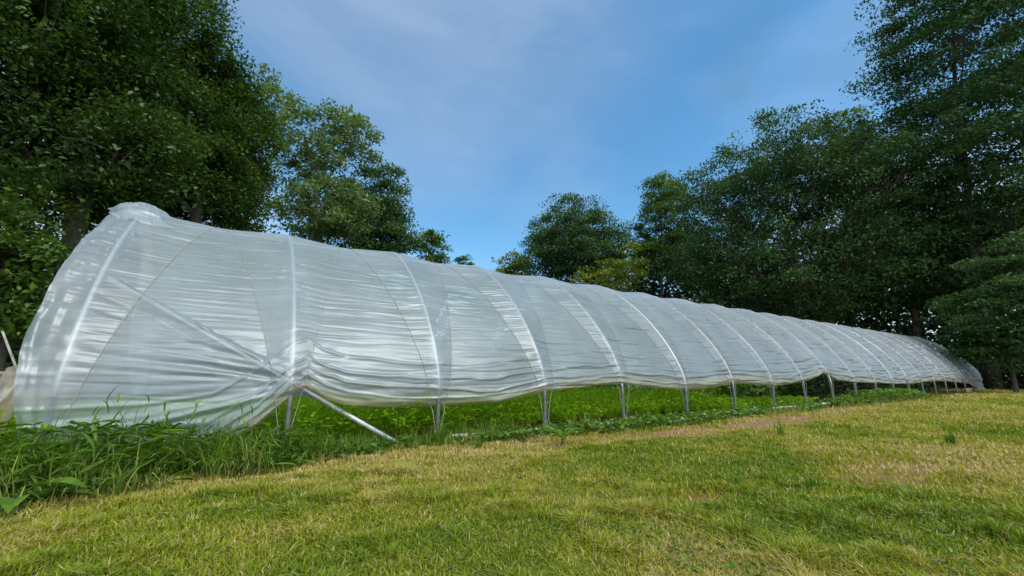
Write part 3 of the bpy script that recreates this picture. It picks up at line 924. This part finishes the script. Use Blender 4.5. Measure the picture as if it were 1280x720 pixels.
# ------------------------------------------------------------------ trees
def rot_leaf(P, size, up=.8, wid=.55):
    n = len(P)
    nrm = rng.normal(0, 1, (n, 3)); nrm[:, 2] += up * 1.6; nrm /= np.linalg.norm(nrm, axis=1)[:, None]
    t = np.cross(nrm, rng.normal(0, 1, (n, 3))); t /= np.linalg.norm(t, axis=1)[:, None]
    t[:, 2] -= .25
    s = np.cross(nrm, t)
    L_ = size[:, None]
    fold = nrm * L_ * .10
    V = np.stack([P - t * L_ * .5, P + s * L_ * wid * .5 + fold, P + t * L_ * .5, P - s * L_ * wid * .5 + fold], 1)
    return V.reshape(-1, 3), np.arange(n * 4).reshape(-1, 4)


def tree(name, label, base, ells, ncl, lpc, cr, leaf, mat, bark='bark', trunk_r=.25, top=None, flat=.5, shell=.36, limbs=9, wid=.55, group=None, seed=None, gapt=.43):
    """ells: crown envelope as ellipsoids (centre offset from base, radii)"""
    base = np.array([base[0], base[1], 0.0])
    e = empty(name, base); tag(e, label, 'tree', group)
    vol = np.array([r[0] * r[1] * r[2] for _, r in ells]) ** .8; vol /= vol.sum()
    C = []
    tries = 0
    cr *= .86; mind = cr * 1.0
    while len(C) < ncl and tries < ncl * 30:
        tries += 1
        k = rng.choice(len(ells), p=vol); c, r = ells[k]
        d = rng.normal(0, 1, 3); d /= np.linalg.norm(d); d *= (rng.random() ** shell) * rng.uniform(.82, 1.08)
        q = np.array(c) + d * np.array(r)
        if q[2] < .4: continue
        if C and np.min(((np.array(C) - q) ** 2).sum(1)) < mind ** 2 and tries < ncl * 20: continue
        C.append(q)
    C = np.array(C)
    ztop = C[:, 2].max() if top is None else top
    cx = np.average(C[:, 0]); cy = np.average(C[:, 1])
    # trunk
    wob = rng.normal(0, .12, (7, 2)) * trunk_r * 3
    zt = np.linspace(0, ztop * .86, 7)
    tp = np.stack([cx * (zt / ztop) ** 1.5 + wob[:, 0] * (zt > 0), cy * (zt / ztop) ** 1.5 + wob[:, 1] * (zt > 0), zt - .1], -1)
    tr = trunk_r * (1 - .86 * zt / ztop / .9) ; tr[0] *= 1.35; tr = np.maximum(tr, .02)
    mb = MB()
    zz = np.linspace(0, 1, 25)
    TP = np.stack([np.interp(zz, np.linspace(0, 1, 7), tp[:, i_]) for i_ in range(3)], -1); TR = np.interp(zz, np.linspace(0, 1, 7), tr)
    mb.tube(TP, TR, 9)
    # limbs: cluster clumps, one limb to each cluster, twigs onward
    K = min(limbs, len(C)); cen = C[rng.choice(len(C), K, replace=False)]
    for it in range(5):
        lab = np.argmin(((C[:, None] - cen[None]) ** 2).sum(-1), 1)
        cen = np.array([C[lab == k].mean(0) if (lab == k).any() else cen[k] for k in range(K)])
    for k in range(K):
        q = cen[k]; hd = math.hypot(q[0] - cx * .6, q[1] - cy * .6)
        z0 = np.clip(q[2] - .75 * hd - .5, ztop * .12, ztop * .8); b0 = np.array([np.interp(z0, TP[:, 2], TP[:, i_]) for i_ in range(3)])
        r0 = np.interp(z0, TP[:, 2], TR) * .55
        ts = np.linspace(0, 1, 8)[:, None]
        ctl = (b0 + q) / 2 + np.array([0, 0, -.10 * hd]) + rng.normal(0, .08, 3) * hd
        Pm = b0 * (1 - ts) ** 2 + 2 * ctl * ts * (1 - ts) + q * ts ** 2
        mb.tube(Pm, np.linspace(r0, max(r0 * .3, .012), 8), 6)
        for c in C[lab == k]:
            s0 = Pm[rng.integers(3, 8)]
            ts2 = np.linspace(0, 1, 5)[:, None]; ct = (s0 + c) / 2 + rng.normal(0, .1, 3) * np.linalg.norm(c - s0)
            mb.tube(s0 * (1 - ts2) ** 2 + 2 * ct * ts2 * (1 - ts2) + c * ts2 ** 2, np.linspace(max(r0 * .3, .014), .006, 5), 4, False)
    mb.build('trunk', M[bark], e)
    # leaves
    n = len(C) * lpc
    ci = np.repeat(np.arange(len(C)), lpc)
    csz = rng.uniform(.65, 1.25, len(C))
    off = rng.normal(0, 1, (n, 3)); off /= np.linalg.norm(off, axis=1)[:, None]; off *= (rng.random(n) ** .45)[:, None] * (cr * csz[ci])[:, None]
    off += rng.normal(0, .12 * cr, (n, 3))
    off[:, 2] *= flat; off[:, 2] -= (off[:, 0] ** 2 + off[:, 1] ** 2) / cr * .12
    P = C[ci] + off
    gap = fbm(P[:, 0] / cr * .9 + P[:, 1] / cr * .5 + 50, P[:, 2] / cr * 1.3 + P[:, 1] / cr * .35 + 50, 141, 3)
    ok = (P[:, 2] > .15) & (gap > gapt)
    P = P[ok]; ci = ci[ok]; n2 = len(P)
    V, Q = rot_leaf(P, leaf * rng.uniform(.6, 1.25, n2), .8, wid)
    tint = rng.normal(0, .20, len(C))
    c = np.clip(.45 + tint[ci] + rng.normal(0, .2, n2), 0, 1)
    mesh_obj('crown', V, Q, M[mat], e, {'rnd': np.repeat(c, 4)})
    return e


def ell(base, px, py, dist, rpx, rpy, rd=None):
    """an ellipsoid of the crown from its centre and half size in the photograph, at its distance; returned relative to the base"""
    c = at(px, dist, py); ry = ray(px, py)
    depth = dist * (ry @ (F_ * math.cos(PITCH) + np.array([0, 0, math.sin(PITCH)])))
    a = rpx / FPX * depth * .93; b_ = rpy / FPX * depth * .93
    c = c - np.array([base[0], base[1], 0])
    return (c, (a, rd if rd else a, b_))


def T(name, label, bpx, dist, es, **k):
    b = at(bpx, dist)
    tree(name, label, b, [ell(b, *x) if len(x) == 6 else ell(b, x[0], x[1], x[2], x[3], x[4]) for x in [(px, py, dist + dd, rx, ry) for px, py, dd, rx, ry in es]], **k)


# left wood
T('maple_tree', 'huge dark broadleaf tree filling the upper left corner', 70, 13.5,
  [(-10, 60, 0, 130, 190), (110, 110, .5, 105, 150), (150, 190, -1, 75, 65), (60, -60, 1, 150, 120), (-40, 250, -1, 70, 120), (100, 235, .8, 85, 55), (50, 190, 1, 70, 60)],
  ncl=470, lpc=420, gapt=.41, cr=1.0, leaf=.115, mat='maple', trunk_r=.30, flat=.55, limbs=14)
T('maple_tree', 'tall dark tree right of the corner tree, above the tunnel ridge', 225, 16,
  [(215, 60, 0, 75, 115), (205, 170, 0, 95, 95), (285, 190, .5, 52, 110), (250, 110, 0, 60, 60), (215, 235, 1, 70, 45)],
  ncl=350, lpc=420, gapt=.41, cr=1.0, leaf=.115, mat='maple', trunk_r=.28, flat=.55, limbs=12)
T('maple_tree', 'leafy mid green tree edge with sunlit leaves beside the thin pale tree', 300, 18,
  [(300, 170, 0, 40, 80), (290, 240, 0, 50, 60)], ncl=80, lpc=380, cr=.9, leaf=.12, mat='mid', trunk_r=.18, flat=.55, limbs=7)
T('birch_tree', 'thin open tree with pale trunk and small light leaves left of centre', 372, 22,
  [(338, 112, 0, 15, 34), (362, 160, 0, 34, 52), (390, 215, 0, 52, 70), (428, 180, 0, 44, 48), (405, 260, 0, 68, 46)],
  ncl=150, lpc=210, cr=.80, gapt=.43, leaf=.19, mat='birch', bark='bark_pale', trunk_r=.16, flat=.6, limbs=14, shell=.45)
T('broadleaf_tree', 'pointed dark green tree right of the thin pale tree', 470, 25,
  [(478, 250, 0, 34, 55), (465, 285, 0, 50, 40), (505, 300, 0, 22, 22)], ncl=120, lpc=280, gapt=.38, cr=.95, leaf=.16, mat='oak', trunk_r=.18, limbs=8)
T('broadleaf_tree', 'small rounded tree peeping over the ridge, right of the left wood', 541, 42, [(541, 310, 0, 20, 27)], ncl=40, lpc=120, cr=1.0, leaf=.3, mat='mid', trunk_r=.15, limbs=5)
T('broadleaf_tree', 'tiny treetop showing over the ridge in the middle gap', 580, 55, [(580, 330, 0, 11, 12)], ncl=16, lpc=100, cr=.9, leaf=.3, mat='mid', trunk_r=.14, limbs=4)
# right wood
T('broadleaf_tree', 'rounded dark green tree standing apart right of the sky gap', 722, 40,
  [(712, 300, 0, 55, 58), (755, 310, 0, 32, 45), (690, 320, 0, 34, 45)], ncl=210, lpc=340, gapt=.38, cr=1.25, leaf=.21, mat='oak', trunk_r=.28, limbs=10)
T('shrubby_tree', 'low yellow green treetop at the left foot of the rounded tree', 640, 44, [(642, 335, 0, 26, 20), (625, 345, 0, 14, 12)], ncl=36, lpc=130, cr=1.0, leaf=.3, mat='yellow', trunk_r=.12, limbs=4)
T('shrubby_tree', 'yellow green low tree in front of the rounded tree', 770, 37, [(755, 350, 0, 50, 25), (790, 330, 0, 24, 30)], ncl=44, lpc=120, cr=1.0, leaf=.28, mat='yellow', trunk_r=.12, limbs=5)
T('broadleaf_tree', 'lighter green tall tree at the left edge of the right wood', 830, 44,
  [(832, 260, 0, 30, 46), (815, 310, 0, 30, 48), (850, 310, 0, 30, 50)], ncl=150, lpc=320, gapt=.38, cr=1.15, leaf=.21, mat='mid', trunk_r=.22, limbs=8)
T('oak_tree', 'broad spreading oak with reddish trunk behind the tunnel', 1010, 35,
  [(985, 215, 0, 95, 75), (910, 250, 0, 72, 68), (1070, 240, 0, 85, 80), (930, 320, 0, 95, 52), (1050, 320, 1, 100, 50), (1000, 365, 1.5, 120, 40)],
  ncl=520, lpc=330, cr=1.3, gapt=.38, flat=.72, leaf=.20, mat='oak', bark='bark_red', trunk_r=.36, limbs=18, shell=.42)
T('broadleaf_tree', 'narrow bright green treetop between the oak and the tallest tree', 1068, 41, [(1066, 180, 0, 32, 52), (1075, 230, 0, 35, 50)], ncl=60, lpc=150, cr=1.2, leaf=.30, mat='birch', trunk_r=.2, limbs=6)
T('tall_tree', 'tallest dark tree reaching out of the frame at upper right', 1240, 36,
  [(1170, 90, 0, 75, 85), (1235, 60, 0, 110, 140), (1270, 190, 0, 110, 130), (1165, 190, 0, 60, 80), (1150, 20, 0, 52, 60), (1230, -70, 0, 100, 80)],
  ncl=560, lpc=330, gapt=.44, cr=1.45, leaf=.20, mat='deep', trunk_r=.26, limbs=18, flat=.42)
T('broadleaf_tree', 'dark mid height tree under the tallest tree at right', 1150, 38,
  [(1140, 310, 0, 70, 75), (1190, 330, 0, 60, 75)], ncl=170, lpc=330, cr=1.3, leaf=.21, mat='deep', trunk_r=.25, limbs=9, flat=.42)
T('understory_tree', 'low layered tree with drooping tiers of leaves at the far right', 1265, 30,
  [(1250, 400, 0, 55, 62), (1285, 340, 0, 50, 60)], ncl=120, lpc=300, cr=1.0, leaf=.17, mat='deep', trunk_r=.08, limbs=9, flat=.28)
T('understory_tree', 'low shaded tree with bright leaf tips at the left edge', 10, 10.5,
  [(5, 330, 0, 48, 48), (15, 385, 0, 45, 34), (-40, 300, 0, 50, 70)], ncl=70, lpc=200, cr=.6, leaf=.115, mat='mid', trunk_r=.09, limbs=7, flat=.4)


def belt(name, label, n, th0, th1, d0, d1, hf, size, mat, cat, far=None):
    th = rng.uniform(th0, th1, n); d = rng.uniform(d0, d1, n)
    x = CAM[0] + d * np.cos(th); y = CAM[1] + d * np.sin(th)
    az = np.degrees(th - PHI)
    hh = hf * (.35 + 1.1 * fbm(x * .35, y * .35, 131, 3)) * (1 if far is None else np.interp(az, *far))
    z = hh * rng.random(n) ** .8
    ok = (woods(x, y) > .5)
    P = np.stack([x, y, z], -1)[ok]
    cl = fbm(P[:, 0] * .9, P[:, 2] * 1.2 + P[:, 1] * .9, 132, 3); P = P[cl > .38]
    V, Q = rot_leaf(P, size * rng.uniform(.6, 1.3, len(P)), .9)
    o = mesh_obj(name, V, Q, M[mat], None, {'rnd': np.repeat(rng.random(len(P)), 4)})
    tag(o, label, cat, kind='stuff')


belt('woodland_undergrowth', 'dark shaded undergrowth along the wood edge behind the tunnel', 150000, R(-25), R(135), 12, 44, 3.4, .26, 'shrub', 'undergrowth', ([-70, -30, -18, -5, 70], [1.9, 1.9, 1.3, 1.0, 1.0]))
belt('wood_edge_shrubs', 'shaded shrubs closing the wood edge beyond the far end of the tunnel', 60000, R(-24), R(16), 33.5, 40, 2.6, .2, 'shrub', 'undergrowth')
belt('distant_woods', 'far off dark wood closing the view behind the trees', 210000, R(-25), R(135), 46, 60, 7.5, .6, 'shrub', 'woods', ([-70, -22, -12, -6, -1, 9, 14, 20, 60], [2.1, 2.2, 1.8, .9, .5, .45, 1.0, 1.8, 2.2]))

# ------------------------------------------------------------------ sky, sun, camera
SUN_EL, SUN_AZ = R(52), math.atan2(-0.75, 0.25)    # towards the sun, seen from above: behind the camera and to the right
w = D.worlds.new('World'); scene.world = w; w.use_nodes = True
nt = w.node_tree; nt.nodes.clear(); L = nt.links.new
out = N(nt, 'ShaderNodeOutputWorld')
sky = N(nt, 'ShaderNodeTexSky', sky_type='NISHITA', sun_disc=False, sun_elevation=SUN_EL, sun_rotation=math.pi / 2 - SUN_AZ, air_density=1.0, dust_density=.6, ozone_density=2.0)
bg = N(nt, 'ShaderNodeBackground', i_Strength=.12)
hs = N(nt, 'ShaderNodeHueSaturation', i_Saturation=1.25, i_Value=.96, i_Hue=.488); L(sky.outputs[0], hs.inputs['Color']); L(hs.outputs[0], bg.inputs[0])
tc = N(nt, 'ShaderNodeTexCoord')
mp = N(nt, 'ShaderNodeMapping'); mp.inputs['Scale'].default_value = (1, 1, 2.2); L(tc.outputs['Generated'], mp.inputs[0])
n1 = N(nt, 'ShaderNodeTexNoise', i_Scale=2.1, i_Detail=6.0, i_Roughness=.5, i_Distortion=.3); L(mp.outputs[0], n1.inputs[0])
r1 = ramp(nt, [(.42, (0, 0, 0)), (.85, (.30, .30, .32))]); L(n1.outputs[0], r1.inputs[0])
# bright cloud banks low on both sides of the gap
def bank(az, width):
    dn = N(nt, 'ShaderNodeVectorMath', operation='DOT_PRODUCT'); L(tc.outputs['Generated'], dn.inputs[0]); dn.inputs[1].default_value = (math.cos(az) * .97, math.sin(az) * .985, .14)
    mr = N(nt, 'ShaderNodeMapRange', interpolation_type='SMOOTHSTEP'); mr.inputs['From Min'].default_value = math.cos(width * 1.5); mr.inputs['From Max'].default_value = math.cos(width * .6); L(dn.outputs['Value'], mr.inputs[0])
    return mr
b1 = bank(PHI + R(48), R(17)); b2 = bank(PHI - R(44), R(15))
mx = N(nt, 'ShaderNodeMath', operation='MAXIMUM'); L(b1.outputs[0], mx.inputs[0]); L(b2.outputs[0], mx.inputs[1])
mm = N(nt, 'ShaderNodeMath', operation='MULTIPLY'); mm.inputs[1].default_value = .7; L(mx.outputs[0], mm.inputs[0])
ad = N(nt, 'ShaderNodeMath', operation='MAXIMUM'); L(r1.outputs[0], ad.inputs[0]); L(mm.outputs[0], ad.inputs[1])
cb = N(nt, 'ShaderNodeBackground', i_Strength=.50); cb.inputs[0].default_value = (.74, .84, 1, 1)
dn = N(nt, 'ShaderNodeVectorMath', operation='DOT_PRODUCT'); L(tc.outputs['Generated'], dn.inputs[0]); dn.inputs[1].default_value = tuple(ray(560, -40) / np.linalg.norm(ray(560, -40)))
mr = N(nt, 'ShaderNodeMapRange', interpolation_type='SMOOTHSTEP'); mr.inputs['From Min'].default_value = .86; mr.inputs['From Max'].default_value = 1.0; L(dn.outputs['Value'], mr.inputs[0])
n3 = N(nt, 'ShaderNodeTexNoise', i_Scale=2.6, i_Detail=5.0, i_Roughness=.5, i_Distortion=.6); L(mp.outputs[0], n3.inputs[0])
m3 = N(nt, 'ShaderNodeMath', operation='MULTIPLY'); L(mr.outputs[0], m3.inputs[0]); L(n3.outputs[0], m3.inputs[1])
a3 = N(nt, 'ShaderNodeMath', operation='MULTIPLY_ADD', use_clamp=True); a3.inputs[1].default_value = .42; L(m3.outputs[0], a3.inputs[0]); L(ad.outputs[0], a3.inputs[2])
a3b = a3
ms = N(nt, 'ShaderNodeMixShader'); L(a3.outputs[0], ms.inputs[0]); L(bg.outputs[0], ms.inputs[1]); L(cb.outputs[0], ms.inputs[2])
dd = N(nt, 'ShaderNodeVectorMath', operation='DOT_PRODUCT'); L(tc.outputs['Generated'], dd.inputs[0]); dd.inputs[1].default_value = tuple(ray(985, 78) / np.linalg.norm(ray(985, 78)))
md = N(nt, 'ShaderNodeMapRange', interpolation_type='SMOOTHSTEP'); md.inputs['From Min'].default_value = math.cos(R(11)); md.inputs['From Max'].default_value = math.cos(R(1)); L(dd.outputs['Value'], md.inputs[0])
n5 = N(nt, 'ShaderNodeTexNoise', i_Scale=5.0, i_Detail=2.0, i_Roughness=.4, i_Distortion=.2); L(mp.outputs[0], n5.inputs[0])
r5 = ramp(nt, [(.40, (0, 0, 0)), (.66, (.35, .35, .35))]); L(n5.outputs[0], r5.inputs[0])
m5 = N(nt, 'ShaderNodeMath', operation='MULTIPLY'); L(md.outputs[0], m5.inputs[0]); L(r5.outputs[0], m5.inputs[1])
cb3 = N(nt, 'ShaderNodeBackground', i_Strength=.20); cb3.inputs[0].default_value = (.30, .68, 1, 1)
ms3 = N(nt, 'ShaderNodeMixShader'); L(m5.outputs[0], ms3.inputs[0]); L(ms.outputs[0], ms3.inputs[1]); L(cb3.outputs[0], ms3.inputs[2])
# broken bright cloud added unseen behind the camera, for film reflections and fill light
dk = N(nt, 'ShaderNodeVectorMath', operation='DOT_PRODUCT'); L(tc.outputs['Generated'], dk.inputs[0]); dk.inputs[1].default_value = (-F_[0] * .8 + R_[0] * .15, -F_[1] * .8 + R_[1] * .15, .6)
mk = N(nt, 'ShaderNodeMapRange', interpolation_type='SMOOTHSTEP'); mk.inputs['From Min'].default_value = .30; mk.inputs['From Max'].default_value = .62; L(dk.outputs['Value'], mk.inputs[0])
n4 = N(nt, 'ShaderNodeTexNoise', i_Scale=4.2, i_Detail=6.0, i_Roughness=.6); L(tc.outputs['Generated'], n4.inputs[0])
r4 = ramp(nt, [(.34, (.38, .38, .38)), (.64, (1, 1, 1))]); L(n4.outputs[0], r4.inputs[0])
m4 = N(nt, 'ShaderNodeMath', operation='MULTIPLY'); L(mk.outputs[0], m4.inputs[0]); L(r4.outputs[0], m4.inputs[1])
cb2 = N(nt, 'ShaderNodeBackground', i_Strength=1.15); cb2.inputs[0].default_value = (.93, .97, 1, 1)
ms2 = N(nt, 'ShaderNodeMixShader'); L(m4.outputs[0], ms2.inputs[0]); L(ms3.outputs[0], ms2.inputs[1]); L(cb2.outputs[0], ms2.inputs[2])
L(ms2.outputs[0], out.inputs[0])

ld = D.lights.new('sun', 'SUN'); ld.energy = 1.35; ld.angle = R(20); ld.color = (1, .96, .88)
lo = D.objects.new('sun', ld); COL.objects.link(lo)
from mathutils import Vector, Matrix
sd = Vector((math.cos(SUN_AZ) * math.cos(SUN_EL), math.sin(SUN_AZ) * math.cos(SUN_EL), math.sin(SUN_EL)))
lo.rotation_euler = (-sd).to_track_quat('-Z', 'Y').to_euler(); lo.location = (0, -10, 20)

cd = D.cameras.new('camera'); cam = D.objects.new('camera', cd); COL.objects.link(cam)
cd.sensor_width = 36; cd.lens = FPX / 1280 * 36; cd.clip_start = .05; cd.clip_end = 2000
cam.location = CAM
fw = Vector(F_ * math.cos(PITCH) + np.array([0, 0, math.sin(PITCH)]))
cam.rotation_euler = fw.to_track_quat('-Z', 'Y').to_euler()
scene.camera = cam
vs = scene.view_settings
vs.view_transform = 'Standard'; vs.look = 'None'; vs.exposure = 0.9; vs.gamma = 1; vs.use_curve_mapping = False
scene.cycles.transparent_max_bounces = 24
scene.cycles.max_bounces = 8
